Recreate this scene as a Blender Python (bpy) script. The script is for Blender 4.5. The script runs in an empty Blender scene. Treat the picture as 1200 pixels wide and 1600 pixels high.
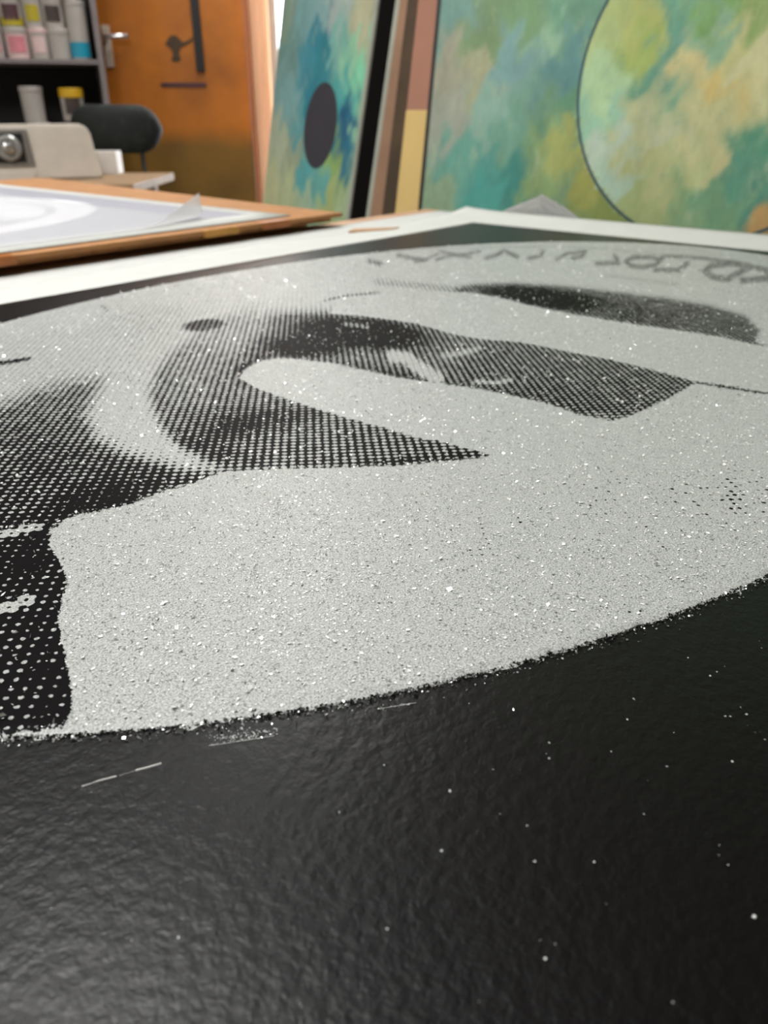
import bpy, bmesh, math, random
import numpy as np
from mathutils import Matrix, Vector

random.seed(7)
rng = np.random.default_rng(7)
scene = bpy.context.scene
COL = scene.collection

# ------------------------------------------------------------------ camera
F = 1230.0                      # focal length in pixels of a 1200 x 1600 frame
TH = math.radians(27.04)        # pitch below the horizon
T = 0.72                        # height of the printing table
HC = 0.15                       # camera height above the print
ZC = T + HC
CT, ST = math.cos(TH), math.sin(TH)
cam_d = bpy.data.cameras.new('camera')
cam = bpy.data.objects.new('camera', cam_d)
COL.objects.link(cam)
cam.location = (0, 0, ZC)
cam.rotation_euler = (math.pi / 2 - TH, 0, 0)
cam_d.sensor_fit = 'VERTICAL'
cam_d.sensor_height = 36.0
cam_d.sensor_width = 27.0
cam_d.lens = F / 1600 * 36.0
cam_d.clip_start = 0.005
cam_d.dof.use_dof = True
cam_d.dof.focus_distance = 0.285
cam_d.dof.aperture_fstop = cam_d.lens / 1.9
scene.camera = cam

# ------------------------------------------------------------------ sky, lights, exposure
world = bpy.data.worlds.new('sky')
scene.world = world
world.use_nodes = True
wn = world.node_tree.nodes
wn['Background'].inputs[0].default_value = (0.93, 0.97, 1.0, 1)
wn['Background'].inputs[1].default_value = 9.0

def area_light(name, loc, size, energy, color=(1, 1, 1), rot=(0, 0, 0)):
    l = bpy.data.lights.new(name, 'AREA')
    l.shape = 'RECTANGLE'
    l.size, l.size_y = size
    l.energy = energy
    l.color = color
    o = bpy.data.objects.new(name, l)
    o.location = loc
    o.rotation_euler = rot
    COL.objects.link(o)
    return o

CEIL = 2.7
LAMPS = [(-0.68, 0.55, 44), (-2.3, 1.0, 30), (-0.5, 3.3, 30), (2.4, 0.2, 14)]  # the second is fill light added for the machine, shelf and door
for i, (x, y, e) in enumerate(LAMPS):
    area_light('ceiling_lamp_light', (x, y, CEIL - 0.09), (0.28, 1.2), e, (1.0, 0.99, 0.965))

vs = scene.view_settings
vs.view_transform = 'Standard'
vs.look = 'None'
vs.exposure = 0.25
vs.gamma = 1.0
vs.use_curve_mapping = False

# ------------------------------------------------------------------ pixel <-> place helpers
def ray(px, py):
    u = (px - 600) / F
    v = (py - 800) / F
    return np.array([u, CT - v * ST, -ST - v * CT])

def W(px, py, z=T):             # point on a level plane
    d = ray(px, py)
    return np.array([0, 0, ZC]) + d * ((z - ZC) / d[2])

def Wy(px, py, y):              # point on an upright plane facing the camera
    d = ray(px, py)
    return np.array([0, 0, ZC]) + d * (y / d[1])

def Wp(px, py, o, n):           # point on any plane
    d = ray(px, py)
    c = np.array([0, 0, ZC])
    return c + d * (np.dot(np.asarray(o) - c, n) / np.dot(d, n))

def proj(P):
    x, y, z = P[:, 0], P[:, 1], P[:, 2] - ZC
    dep = y * CT - z * ST
    up = y * ST + z * CT
    return np.stack([600 + F * x / dep, 800 - F * up / dep], 1)

def pd(P):                      # picture position and depth
    return proj(P), P[:, 1] * CT - (P[:, 2] - ZC) * ST

# frame of the print: local x runs along its long side, away to the right
ANG = math.radians(50.0)
E1 = np.array([math.cos(ANG), math.sin(ANG)])
Q1 = np.array([-math.sin(ANG), math.cos(ANG)])
CEN = np.array([0.44, 4.0025]) * HC
def local(p):
    q = np.asarray(p)[:2] - CEN
    return np.array([q @ E1, q @ Q1])
def place(s, q, z=T):
    p = CEN + s * E1 + q * Q1
    return np.array([p[0], p[1], z])

# ------------------------------------------------------------------ materials
def lin(c):
    c = np.asarray(c, float) / 255.0
    return np.where(c <= 0.04045, c / 12.92, ((c + 0.055) / 1.055) ** 2.4)

class NB:
    """small node builder"""
    def __init__(self, name):
        self.m = bpy.data.materials.new(name)
        self.m.use_nodes = True
        self.nt = self.m.node_tree
        self.b = self.nt.nodes['Principled BSDF']
    def n(self, t, **kw):
        x = self.nt.nodes.new(t)
        for k, v in kw.items():
            setattr(x, k, v)
        return x
    def l(self, a, b):
        self.nt.links.new(a, b)
    def inp(self, sock, v):
        if isinstance(v, bpy.types.NodeSocket):
            self.l(v, sock)
        elif v is not None:
            sock.default_value = v
    def math(self, op, a, b=None, c=None, clamp=False):
        x = self.n('ShaderNodeMath', operation=op)
        x.use_clamp = clamp
        for i, v in enumerate((a, b, c)):
            self.inp(x.inputs[i], v)
        return x.outputs[0]
    def mix(self, f, a, b):
        x = self.n('ShaderNodeMix', data_type='RGBA')
        self.inp(x.inputs[0], f)
        for s, v in ((x.inputs[6], a), (x.inputs[7], b)):
            if isinstance(v, bpy.types.NodeSocket):
                self.l(v, s)
            else:
                s.default_value = (*v[:3], 1)
        return x.outputs[2]
    def fmix(self, f, a, b):
        x = self.n('ShaderNodeMix', data_type='FLOAT')
        self.inp(x.inputs[0], f)
        self.inp(x.inputs[2], a)
        self.inp(x.inputs[3], b)
        return x.outputs[0]
    def coord(self, kind='Object'):
        return self.n('ShaderNodeTexCoord').outputs[kind]
    def noise(self, scale, detail=3, rough=0.55, vec=None, dim='3D'):
        x = self.n('ShaderNodeTexNoise', noise_dimensions=dim)
        x.inputs['Scale'].default_value = scale
        x.inputs['Detail'].default_value = detail
        x.inputs['Roughness'].default_value = rough
        self.l(vec if vec is not None else self.coord(), x.inputs['Vector'])
        return x.outputs[0]
    def ss(self, v, lo, hi):
        x = self.n('ShaderNodeMapRange', interpolation_type='SMOOTHSTEP')
        self.inp(x.inputs[0], v)
        x.inputs[1].default_value = lo
        x.inputs[2].default_value = hi
        return x.outputs[0]
    def bump(self, h, strength, dist):
        x = self.n('ShaderNodeBump')
        self.inp(x.inputs['Strength'], strength)
        x.inputs['Distance'].default_value = dist
        self.l(h, x.inputs['Height'])
        self.l(x.outputs[0], self.b.inputs['Normal'])
    def set(self, **kw):
        for k, v in kw.items():
            k = k.replace('_', ' ')
            s = self.b.inputs[k]
            if isinstance(v, bpy.types.NodeSocket):
                self.l(v, s)
            elif isinstance(v, (tuple, list, np.ndarray)):
                s.default_value = (*[float(t) for t in v[:3]], 1)
            else:
                s.default_value = v
        return self

def plain(name, rgb, rough=0.5, var=0.12, scale=9.0, metal=0.0, bump=0.0, bscale=60.0):
    b = NB(name)
    c = lin(rgb)
    n = b.noise(scale, 4)
    lo, hi = c * (1 - var), np.minimum(c * (1 + var), 1)
    b.set(Base_Color=b.mix(b.ss(n, 0.3, 0.7), lo, hi), Roughness=rough, Metallic=metal)
    if bump:
        b.bump(b.noise(bscale, 4), bump, 0.002)
    return b.m

M = {}
M['wall'] = plain('wall_paint', (206, 200, 188), 0.85)
M['ceiling'] = plain('dark_ceiling_boards', (74, 70, 66), 0.9)
M['floor'] = plain('concrete_floor', (120, 116, 110), 0.7, 0.25, 3)
M['paper'] = plain('white_paper', (198, 199, 195), 0.75, 0.02, 30)
M['paper2'] = plain('soft_white_paper', (194, 195, 192), 0.8, 0.03, 20)
M['card'] = plain('brown_cardboard', (168, 118, 72), 0.8, 0.08, 25)
M['card2'] = plain('tan_cardboard', (190, 150, 112), 0.8, 0.08, 25)
M['card_edge'] = plain('cardboard_edge', (158, 108, 62), 0.85, 0.2, 80)
M['tape'] = plain('brown_tape', (168, 98, 42), 0.35, 0.1, 40)
M['tape_y'] = plain('ochre_tape', (196, 140, 58), 0.35, 0.1, 40)
M['mdf'] = plain('table_board', (188, 148, 116), 0.6, 0.1, 14)
M['steel'] = plain('grey_steel', (110, 110, 112), 0.45, 0.08, 20, 0.6)
M['shelf'] = plain('grey_shelf_paint', (120, 112, 112), 0.5, 0.08, 12)
M['dark'] = plain('painted_recess_shade', (14, 13, 13), 0.7)  # near-black base paints shade into the portfolio gap and shelf back
M['black_board'] = plain('black_board', (12, 10, 9), 0.6)
M['chrome'] = plain('brushed_metal', (200, 200, 200), 0.28, 0.05, 40, 1.0)
M['satin'] = plain('satin_metal', (190, 176, 160), 0.4, 0.05, 30, 0.15)
M['tubwhite_shaded'] = plain('shaded_tub_plastic', (168, 162, 156), 0.45, 0.06, 20)  # white plastic, darkened for the shade inside the shelf
M['beige'] = plain('beige_plastic', (216, 208, 198), 0.45, 0.05, 16)
M['grey_panel'] = plain('grey_panel', (120, 117, 112), 0.5, 0.15, 60)
M['black_plastic'] = plain('black_plastic', (25, 25, 26), 0.4)
M['silver'] = plain('silver_dial', (170, 170, 168), 0.35, 0.1, 30, 0.5)
M['white_plastic'] = plain('white_plastic', (214, 210, 204), 0.4, 0.05, 20)
M['pink'] = plain('pink_label', (196, 120, 130), 0.5, 0.1)
M['palepink'] = plain('pale_pink_plastic', (205, 178, 176), 0.45, 0.05)
M['yellow'] = plain('yellow_plastic', (206, 162, 30), 0.4, 0.08)
M['olive'] = plain('yellow_green_label', (165, 150, 28), 0.5, 0.08)
M['maroon'] = plain('dark_maroon_label', (70, 40, 46), 0.5, 0.1)
M['darklabel'] = plain('dark_label', (58, 46, 42), 0.5, 0.2, 60)
M['teal'] = plain('teal_plastic', (22, 138, 165), 0.4, 0.08)
M['red'] = plain('rust_red_print', (180, 90, 70), 0.5, 0.1)
M['wood'] = plain('dull_wood', (136, 108, 76), 0.6, 0.15, 12)
M['mauve'] = plain('mauve_brown_board', (158, 112, 92), 0.7, 0.08, 6)
M['sand'] = plain('sand_yellow_board', (205, 176, 112), 0.7, 0.05, 6)
M['brownboard'] = plain('brown_board', (140, 108, 84), 0.75, 0.12, 8)
M['darkbrown'] = plain('dark_brown_tone', (66, 50, 30), 0.75, 0.25, 10)
M['greyboard'] = plain('grey_green_board', (150, 154, 142), 0.7, 0.1, 8)
M['line'] = plain('dark_blue_line', (52, 78, 84), 0.7)
M['dark_disc'] = plain('dark_violet_paint', (46, 43, 52), 0.8, 0.08, 8)
M['scratch'] = plain('pale_scratch', (215, 215, 212), 0.6)

# orange door, browner towards its foot
b = NB('orange_door_paint')
co = b.coord()
sx = b.n('ShaderNodeSeparateXYZ'); b.l(co, sx.inputs[0])
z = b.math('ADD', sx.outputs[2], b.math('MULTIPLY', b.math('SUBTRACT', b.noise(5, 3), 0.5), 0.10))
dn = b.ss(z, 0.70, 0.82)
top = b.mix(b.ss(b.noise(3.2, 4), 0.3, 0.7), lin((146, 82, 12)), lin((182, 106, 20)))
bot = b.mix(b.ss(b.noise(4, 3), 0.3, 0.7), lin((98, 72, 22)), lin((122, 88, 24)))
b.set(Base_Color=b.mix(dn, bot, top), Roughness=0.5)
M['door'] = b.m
M['jamb'] = plain('door_frame_paint', (170, 100, 52), 0.5, 0.12, 8)

# dark green speckled chair vinyl
b = NB('dark_green_vinyl')
v = b.noise(28, 4, 0.7)
b.set(Base_Color=b.mix(b.ss(v, 0.5, 0.75), lin((8, 15, 13)), lin((40, 54, 44))), Roughness=0.75)
M['vinyl'] = b.m

# curtain that lets daylight through
b = NB('peach_curtain_cloth')
tr = b.n('ShaderNodeBsdfTranslucent'); tr.inputs[0].default_value = (*lin((255, 240, 224)), 1)
df = b.n('ShaderNodeBsdfDiffuse'); df.inputs[0].default_value = (*lin((240, 214, 186)), 1)
mx = b.n('ShaderNodeMixShader'); mx.inputs[0].default_value = 0.72
b.l(df.outputs[0], mx.inputs[1]); b.l(tr.outputs[0], mx.inputs[2])
b.l(mx.outputs[0], b.nt.nodes['Material Output'].inputs[0])
M['curtain'] = b.m

b = NB('window_glass')
g = b.n('ShaderNodeBsdfTransparent'); gl = b.n('ShaderNodeBsdfGlossy'); gl.inputs['Roughness'].default_value = 0.02
mx = b.n('ShaderNodeMixShader'); mx.inputs[0].default_value = 0.06
b.l(g.outputs[0], mx.inputs[1]); b.l(gl.outputs[0], mx.inputs[2])
b.l(mx.outputs[0], b.nt.nodes['Material Output'].inputs[0])
M['glass'] = b.m

# thin translucent tissue
b = NB('translucent_tissue')
df = b.n('ShaderNodeBsdfDiffuse'); df.inputs[0].default_value = (*lin((222, 222, 226)), 1)
tp = b.n('ShaderNodeBsdfTransparent')
tl = b.n('ShaderNodeBsdfTranslucent'); tl.inputs[0].default_value = (*lin((235, 235, 235)), 1)
m1 = b.n('ShaderNodeMixShader'); m1.inputs[0].default_value = 0.4
m2 = b.n('ShaderNodeMixShader'); m2.inputs[0].default_value = 0.5
b.l(df.outputs[0], m1.inputs[1]); b.l(tl.outputs[0], m1.inputs[2])
b.l(m1.outputs[0], m2.inputs[1]); b.l(tp.outputs[0], m2.inputs[2])
b.l(m2.outputs[0], b.nt.nodes['Material Output'].inputs[0])
M['tissue'] = b.m

# painted colour field with brush variation
def paint_material(name):
    b = NB(name)
    a = b.n('ShaderNodeAttribute'); a.attribute_name = 'paint'
    mp = b.n('ShaderNodeMapping'); mp.inputs['Scale'].default_value = (1, 1, 0.45)
    b.l(b.coord(), mp.inputs[0])
    n1 = b.noise(16, 5, 0.6, mp.outputs[0]); n2 = b.noise(110, 5, 0.7, mp.outputs[0])
    k = b.math('ADD', b.math('MULTIPLY', n1, 0.8), b.math('MULTIPLY', n2, 0.45))
    k = b.math('ADD', k, 0.375)
    vm = b.n('ShaderNodeVectorMath', operation='SCALE')
    b.l(a.outputs['Color'], vm.inputs[0]); b.l(k, vm.inputs['Scale'])
    pale = b.math('MULTIPLY', b.ss(b.noise(24, 6, 0.7, mp.outputs[0]), 0.55, 0.72), 0.38)
    c = b.mix(pale, vm.outputs[0], lin((186, 192, 160)))
    m3 = b.n('ShaderNodeMapping'); m3.inputs['Location'].default_value = (3, 5, 7)
    b.l(b.coord(), m3.inputs[0])
    deep = b.math('MULTIPLY', b.ss(b.noise(30, 6, 0.7, m3.outputs[0]), 0.56, 0.74), 0.4)
    c = b.mix(deep, c, lin((70, 125, 112)))
    b.set(Base_Color=c, Roughness=0.65)
    b.bump(n2, 0.2, 0.001)
    return b.m
M['paint'] = paint_material('oil_paint')

# black printed sheet: satin ink over embossed paper
b = NB('black_satin_ink')
n1 = b.noise(260, 3, 0.55); n2 = b.noise(900, 2, 0.5)
h = b.math('ADD', n1, b.math('MULTIPLY', n2, 0.25))
b.set(Base_Color=b.mix(b.ss(b.noise(7, 3), 0.3, 0.7), lin((2, 2, 4)), lin((4, 3, 4))), Roughness=0.37)
b.b.inputs['Specular IOR Level'].default_value = 0.27
b.bump(h, 0.27, 0.0012)
M['ink'] = b.m

# halftone of crystal dust over black ink: R tone, G distance to clean area, B tone of clean area
PITCH = 0.0041
SCR = math.radians(-45.0)
b = NB('crystal_halftone')
a = b.n('ShaderNodeAttribute'); a.attribute_name = 'tone'
sc = b.n('ShaderNodeSeparateColor'); b.l(a.outputs['Color'], sc.inputs[0])
co = b.coord()
xyz = b.n('ShaderNodeSeparateXYZ'); b.l(co, xyz.inputs[0])
k = 2 * math.pi / PITCH
cs, sn = math.cos(SCR), math.sin(SCR)
gx = b.math('ADD', b.math('MULTIPLY', xyz.outputs[0], cs * k), b.math('MULTIPLY', xyz.outputs[1], -sn * k))
gy = b.math('ADD', b.math('MULTIPLY', xyz.outputs[0], sn * k), b.math('MULTIPLY', xyz.outputs[1], cs * k))
w1 = b.math('MULTIPLY', b.math('SUBTRACT', b.noise(330, 2), 0.5), 2.2)
gx = b.math('ADD', gx, w1)
gy = b.math('ADD', gy, b.math('MULTIPLY', b.math('SUBTRACT', b.noise(350, 2), 0.5), 2.2))
spot = b.math('ADD', b.math('MULTIPLY', b.math('COSINE', gx), 0.25), b.math('MULTIPLY', b.math('COSINE', gy), 0.25))
spot = b.math('ADD', spot, 0.5)
rag = b.math('MULTIPLY', b.math('SUBTRACT', b.noise(1100, 3, 0.6), 0.5), 0.22)
spot = b.math('ADD', spot, rag)
mid = b.math('MULTIPLY', b.math('SUBTRACT', b.noise(110, 3), 0.5), 0.6)
tone = b.math('ADD', sc.outputs[0], b.math('MULTIPLY', mid, b.math('MULTIPLY', sc.outputs[0], 1.3)))
lt = b.math('MULTIPLY', sc.outputs[2], b.math('MULTIPLY', b.ss(b.noise(150, 2, 0.6), 0.42, 0.68), 1.9))
lt = b.math('SUBTRACT', lt, 0.075)
edge = b.math('ADD', b.math('SUBTRACT', sc.outputs[1], 0.5), b.math('MULTIPLY', b.math('SUBTRACT', b.noise(480, 4, 0.75), 0.5), 0.20))
clean = b.ss(edge, -0.012, 0.012)
tt = b.fmix(clean, tone, lt)
light = b.ss(b.math('SUBTRACT', spot, tt), -0.035, 0.035)
grain = b.noise(1500, 3, 0.7)
wht = b.mix(b.ss(grain, 0.28, 0.72), lin((118, 121, 119)), lin((196, 199, 196)))
b.set(Base_Color=b.mix(light, lin((7, 5, 6)), wht), Roughness=b.fmix(light, 0.55, 0.42))
b.l(b.fmix(light, 0.05, 0.5), b.b.inputs['Specular IOR Level'])
b.bump(b.math('MULTIPLY', light, b.math('ADD', b.math('MULTIPLY', b.noise(1200, 3, 0.7), 0.7), 0.6)), 0.5, 0.0006)
M['halftone'] = b.m

b = NB('crystal_flake')
n = b.noise(900, 1)
b.set(Base_Color=b.mix(b.ss(n, 0.35, 0.65), lin((142, 145, 143)), lin((208, 211, 208))), Roughness=0.16)
b.b.inputs['Specular IOR Level'].default_value = 0.8
M['flake'] = b.m
b = NB('glint_white_flake')
b.set(Base_Color=b.mix(b.ss(b.noise(900, 1), 0.35, 0.65), lin((232, 234, 230)), lin((252, 252, 250))), Roughness=0.1)  # near-white base makes these flakes read as glints
b.b.inputs['Specular IOR Level'].default_value = 1.0
M['flake_glint'] = b.m
b = NB('clear_crystal_flake')
n = b.noise(700, 1)
b.set(Base_Color=b.mix(b.ss(n, 0.48, 0.66), lin((18, 18, 18)), lin((170, 172, 170))), Roughness=0.12)
b.b.inputs['Specular IOR Level'].default_value = 0.9
M['flake_clear'] = b.m

# grey oval seen faintly on the neighbouring proof
b = NB('pale_grey_print')
co = b.coord(); s3 = b.n('ShaderNodeSeparateXYZ'); b.l(co, s3.inputs[0])
rr = b.math('SQRT', b.math('ADD', b.math('POWER', b.math('DIVIDE', s3.outputs[0], 0.35), 2.0), b.math('POWER', b.math('DIVIDE', s3.outputs[1], 0.285), 2.0)))
ring = b.math('MULTIPLY', b.ss(rr, 1.02, 0.98), b.ss(rr, 0.80, 0.86))
patch = b.math('MULTIPLY', b.ss(rr, 0.84, 0.78), b.ss(b.noise(6, 3), 0.42, 0.58))
lightm = b.math('MAXIMUM', ring, patch)
b.set(Base_Color=b.mix(lightm, lin((150, 150, 160)), lin((226, 226, 228))), Roughness=0.7)
M['proof_ink'] = b.m

# ------------------------------------------------------------------ object helpers
def tag(o, label=None, cat=None, group=None, kind=None):
    if label: o['label'] = label
    if cat: o['category'] = cat
    if group: o['group'] = group
    if kind: o['kind'] = kind
    return o

def empty(name, loc=(0, 0, 0), rz=0.0, label=None, cat=None, group=None, kind=None, matrix=None):
    o = bpy.data.objects.new(name, None)
    o.empty_display_size = 0.05
    COL.objects.link(o)
    if matrix is not None:
        o.matrix_world = matrix
    else:
        o.location = loc
        o.rotation_euler = (0, 0, rz)
    return tag(o, label, cat, group, kind)

def link_mesh(name, me, mat, parent=None, loc=None, rz=None):
    if mat is not None:
        me.materials.append(M[mat] if isinstance(mat, str) else mat)
    o = bpy.data.objects.new(name, me)
    COL.objects.link(o)
    if parent is not None:
        o.parent = parent
    if loc is not None: o.location = loc
    if rz is not None: o.rotation_euler = (0, 0, rz)
    return o

def obj(name, bm, mat, parent=None, loc=None, rz=None, smooth=False):
    me = bpy.data.meshes.new(name)
    bmesh.ops.recalc_face_normals(bm, faces=bm.faces)
    if smooth:
        for f in bm.faces: f.smooth = True
    bm.to_mesh(me); bm.free()
    return link_mesh(name, me, mat, parent, loc, rz)

def BM(): return bmesh.new()

def bx(bm, x0, x1, y0, y1, z0, z1, bev=0.0):
    r = bmesh.ops.create_cube(bm, size=1)
    vs_ = r['verts']
    for v in vs_:
        v.co = Vector((x0 + (v.co.x + .5) * (x1 - x0), y0 + (v.co.y + .5) * (y1 - y0), z0 + (v.co.z + .5) * (z1 - z0)))
    if bev:
        es = list({e for v in vs_ for e in v.link_edges})
        bmesh.ops.bevel(bm, geom=es, offset=bev, segments=2, affect='EDGES', profile=0.7)
    return bm

def box(name, dims, mat, parent=None, bev=0.0, loc=None, rz=None):
    return obj(name, bx(BM(), *dims, bev), mat, parent, loc, rz)

def lathe(bm, prof, seg=24, c=(0, 0)):
    rings = []
    for r, z in prof:
        rings.append([bm.verts.new((c[0] + r * math.cos(2 * math.pi * i / seg), c[1] + r * math.sin(2 * math.pi * i / seg), z)) for i in range(seg)])
    for a_, b_ in zip(rings[:-1], rings[1:]):
        for i in range(seg):
            bm.faces.new((a_[i], a_[(i + 1) % seg], b_[(i + 1) % seg], b_[i]))
    bm.faces.new(rings[0][::-1]); bm.faces.new(rings[-1])
    return bm

def prism(bm, pts, z0, z1):
    lo = [bm.verts.new((p[0], p[1], z0)) for p in pts]
    hi = [bm.verts.new((p[0], p[1], z1)) for p in pts]
    n_ = len(pts)
    bm.faces.new(lo[::-1]); bm.faces.new(hi)
    for i in range(n_):
        bm.faces.new((lo[i], lo[(i + 1) % n_], hi[(i + 1) % n_], hi[i]))
    return bm

def tube(bm, pts, r, seg=10):
    rings = []
    pts = [Vector(p) for p in pts]
    for i, p in enumerate(pts):
        d = (pts[min(i + 1, len(pts) - 1)] - pts[max(i - 1, 0)]).normalized()
        u = d.orthogonal().normalized(); w = d.cross(u)
        rings.append([bm.verts.new(p + r * (math.cos(2 * math.pi * k_ / seg) * u + math.sin(2 * math.pi * k_ / seg) * w)) for k_ in range(seg)])
    for a_, b_ in zip(rings[:-1], rings[1:]):
        # match ring starts
        off = min(range(seg), key=lambda k_: (b_[k_].co - a_[0].co).length)
        for i in range(seg):
            bm.faces.new((a_[i], a_[(i + 1) % seg], b_[(i + 1 + off) % seg], b_[(i + off) % seg]))
    bm.faces.new(rings[0][::-1]); bm.faces.new(rings[-1])
    return bm

def sheet(name, xs, ys, zf, th, mat, parent):
    """curved sheet with thickness: zf(x, y) gives the underside"""
    X, Y = np.meshgrid(xs, ys, indexing='ij')
    Z = zf(X, Y)
    nx, ny = X.shape
    top = np.stack([X, Y, Z + th], -1).reshape(-1, 3); bot = np.stack([X, Y, Z], -1).reshape(-1, 3)
    V = np.concatenate([top, bot]); N_ = nx * ny
    i, j = np.meshgrid(np.arange(nx - 1), np.arange(ny - 1), indexing='ij')
    a_ = (i * ny + j).ravel(); q = np.stack([a_, a_ + ny, a_ + ny + 1, a_ + 1], 1)
    faces = list(map(tuple, q)) + [tuple(t[::-1] + N_) for t in q]
    ring = [k_ * ny for k_ in range(nx)] + [(nx - 1) * ny + k_ for k_ in range(1, ny)] + [k_ * ny + ny - 1 for k_ in range(nx - 2, -1, -1)] + [k_ for k_ in range(ny - 2, 0, -1)]
    for p, r in zip(ring, ring[1:] + ring[:1]):
        faces.append((r, p, p + N_, r + N_))
    me = bpy.data.meshes.new(name)
    me.from_pydata(V.tolist(), [], [tuple(int(t) for t in f) for f in faces])
    me.update()
    flags = np.zeros(len(me.polygons), bool); flags[:2 * len(q)] = True
    me.polygons.foreach_set('use_smooth', flags)
    me.update()
    return link_mesh(name, me, mat, parent)

def quads(name, V, mat, parent, smooth=False):
    """V: (n, 4, 3) loose quads"""
    n_ = len(V)
    me = bpy.data.meshes.new(name)
    me.vertices.add(n_ * 4); me.vertices.foreach_set('co', V.reshape(-1).astype(np.float32))
    me.loops.add(n_ * 4); me.loops.foreach_set('vertex_index', np.arange(n_ * 4, dtype=np.int32))
    me.polygons.add(n_)
    me.polygons.foreach_set('loop_start', (np.arange(n_) * 4).astype(np.int32))
    me.update(calc_edges=True)
    return link_mesh(name, me, mat, parent)

# ------------------------------------------------------------------ the room
YB = 4.05
def struct(o): return tag(o, kind='structure')
struct(box('floor', (-3.2, 3.2, -2.6, YB + 0.15, -0.1, 0), 'floor'))
struct(box('ceiling', (-3.2, 3.2, -2.6, YB + 0.15, CEIL, CEIL + 0.1), 'ceiling'))
struct(box('wall_left', (-3.2, -3.1, -2.6, YB + 0.15, 0, CEIL), 'wall'))
struct(box('wall_right', (3.1, 3.2, -2.6, YB + 0.15, 0, CEIL), 'wall'))
struct(box('wall_front', (-3.1, 3.1, -2.6, -2.5, 0, CEIL), 'wall'))
# back wall with an opening for the door and one for the window
DX1 = Wy(389, 100, YB)[0]                 # hinge side of the door leaf
DX0 = DX1 - 0.80
WX0, WX1, WZ0, WZ1 = DX1 + 0.08, DX1 + 1.15, 0.35, 2.25
bm = BM()
bx(bm, -3.1, DX0, YB, YB + 0.12, 0, CEIL)
bx(bm, DX0, DX1, YB, YB + 0.12, 2.02, CEIL)
bx(bm, DX1, WX0, YB, YB + 0.12, 0, CEIL)
bx(bm, WX0, WX1, YB, YB + 0.12, 0, WZ0)
bx(bm, WX0, WX1, YB, YB + 0.12, WZ1, CEIL)
bx(bm, WX1, 3.1, YB, YB + 0.12, 0, CEIL)
struct(obj('wall_back', bm, 'wall'))
# trim around the door
d = tag(empty('trim_1', (DX1, YB, 0)), kind='structure')
box('door_jamb', (0, 0.075, -0.03, 0.0, 0, 2.10), 'jamb', d, 0.004)
box('door_stop', (0.02, 0.05, -0.045, -0.03, 0, 2.06), 'jamb', d, 0.003)
box('door_jamb', (-0.875, -0.80, -0.03, 0.0, 0, 2.10), 'jamb', d, 0.004)
box('door_head', (-0.80, 0.0, -0.03, 0.0, 2.02, 2.10), 'jamb', d, 0.004)

# door leaf
d = tag(empty('door_1', (DX0, YB, 0), label='orange painted door, browner towards its foot'), kind='structure')
def dl(px, py): 
    p = Wy(px, py, YB - 0.03); return p[0] - DX0, p[2]
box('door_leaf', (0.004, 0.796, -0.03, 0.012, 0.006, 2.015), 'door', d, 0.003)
hx, hz = dl(167, 58)
h = box('handle_plate', (hx - 0.017, hx + 0.017, -0.037, -0.03, hz - 0.115, hz + 0.045), 'satin', d, 0.003)
bm = BM()
tube(bm, [(hx, -0.036, hz), (hx, -0.075, hz), (hx + 0.012, -0.083, hz), (hx + 0.11, -0.083, hz)], 0.0095, 12)
obj('door_handle', bm, 'chrome', h, smooth=True)
x0, z0 = dl(308, 112); x1, _ = dl(321, 112)
box('black_strip', (x0, x1, -0.042, -0.03, z0, z0 + 0.75), 'black_plastic', d, 0.002)
x0, z0 = dl(252, 136); x1, z1 = dl(322, 129)
box('slot_plate', (x0, x1, -0.034, -0.03, z0, z1), 'maroon', d, 0.001)
def splat(pxs, name, mat, y=-0.0305):
    bm_ = BM()
    vs_ = []
    for p in pxs:
        a_, c_ = dl(*p); vs_.append((a_, c_))
    lo = [bm_.verts.new((p[0], y, p[1])) for p in vs_]; hi = [bm_.verts.new((p[0], y - 0.002, p[1])) for p in vs_]
    n_ = len(lo)
    bm_.faces.new(lo); bm_.faces.new(hi[::-1])
    for i in range(n_): bm_.faces.new((lo[i], lo[(i + 1) % n_], hi[(i + 1) % n_], hi[i]))
    return obj(name, bm_, mat, d)
splat([(262, 62), (266, 56), (274, 55), (280, 60), (286, 66), (296, 62), (301, 58), (302, 63), (290, 71), (282, 74), (280, 84), (283, 94), (276, 97), (268, 95), (271, 84), (267, 76), (258, 69)], 'paint_stain', 'darkbrown')

# window beside the door
d = tag(empty('window_1', ((WX0 + WX1) / 2, YB, WZ0)), kind='structure')
hw, hh = (WX1 - WX0) / 2, WZ1 - WZ0
box('window_sill', (-hw - 0.03, hw + 0.03, -0.06, 0.0, -0.03, 0.0), 'wall', d, 0.004)
for nm, dm in (('window_frame', (-hw, -hw + 0.05, 0.03, 0.09, 0, hh)), ('window_frame', (hw - 0.05, hw, 0.03, 0.09, 0, hh)),
               ('window_frame', (-hw + 0.05, hw - 0.05, 0.03, 0.09, 0, 0.05)), ('window_frame', (-hw + 0.05, hw - 0.05, 0.03, 0.09, hh - 0.05, hh)),
               ('mullion', (-0.02, 0.02, 0.03, 0.09, 0.05, hh - 0.05))):
    box(nm, dm, 'white_plastic', d, 0.003)
for s in (-1, 1):
    box('pane', (min(s * 0.02, s * (hw - 0.05)), max(s * 0.02, s * (hw - 0.05)), 0.056, 0.062, 0.05, hh - 0.05), 'glass', d)

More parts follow.
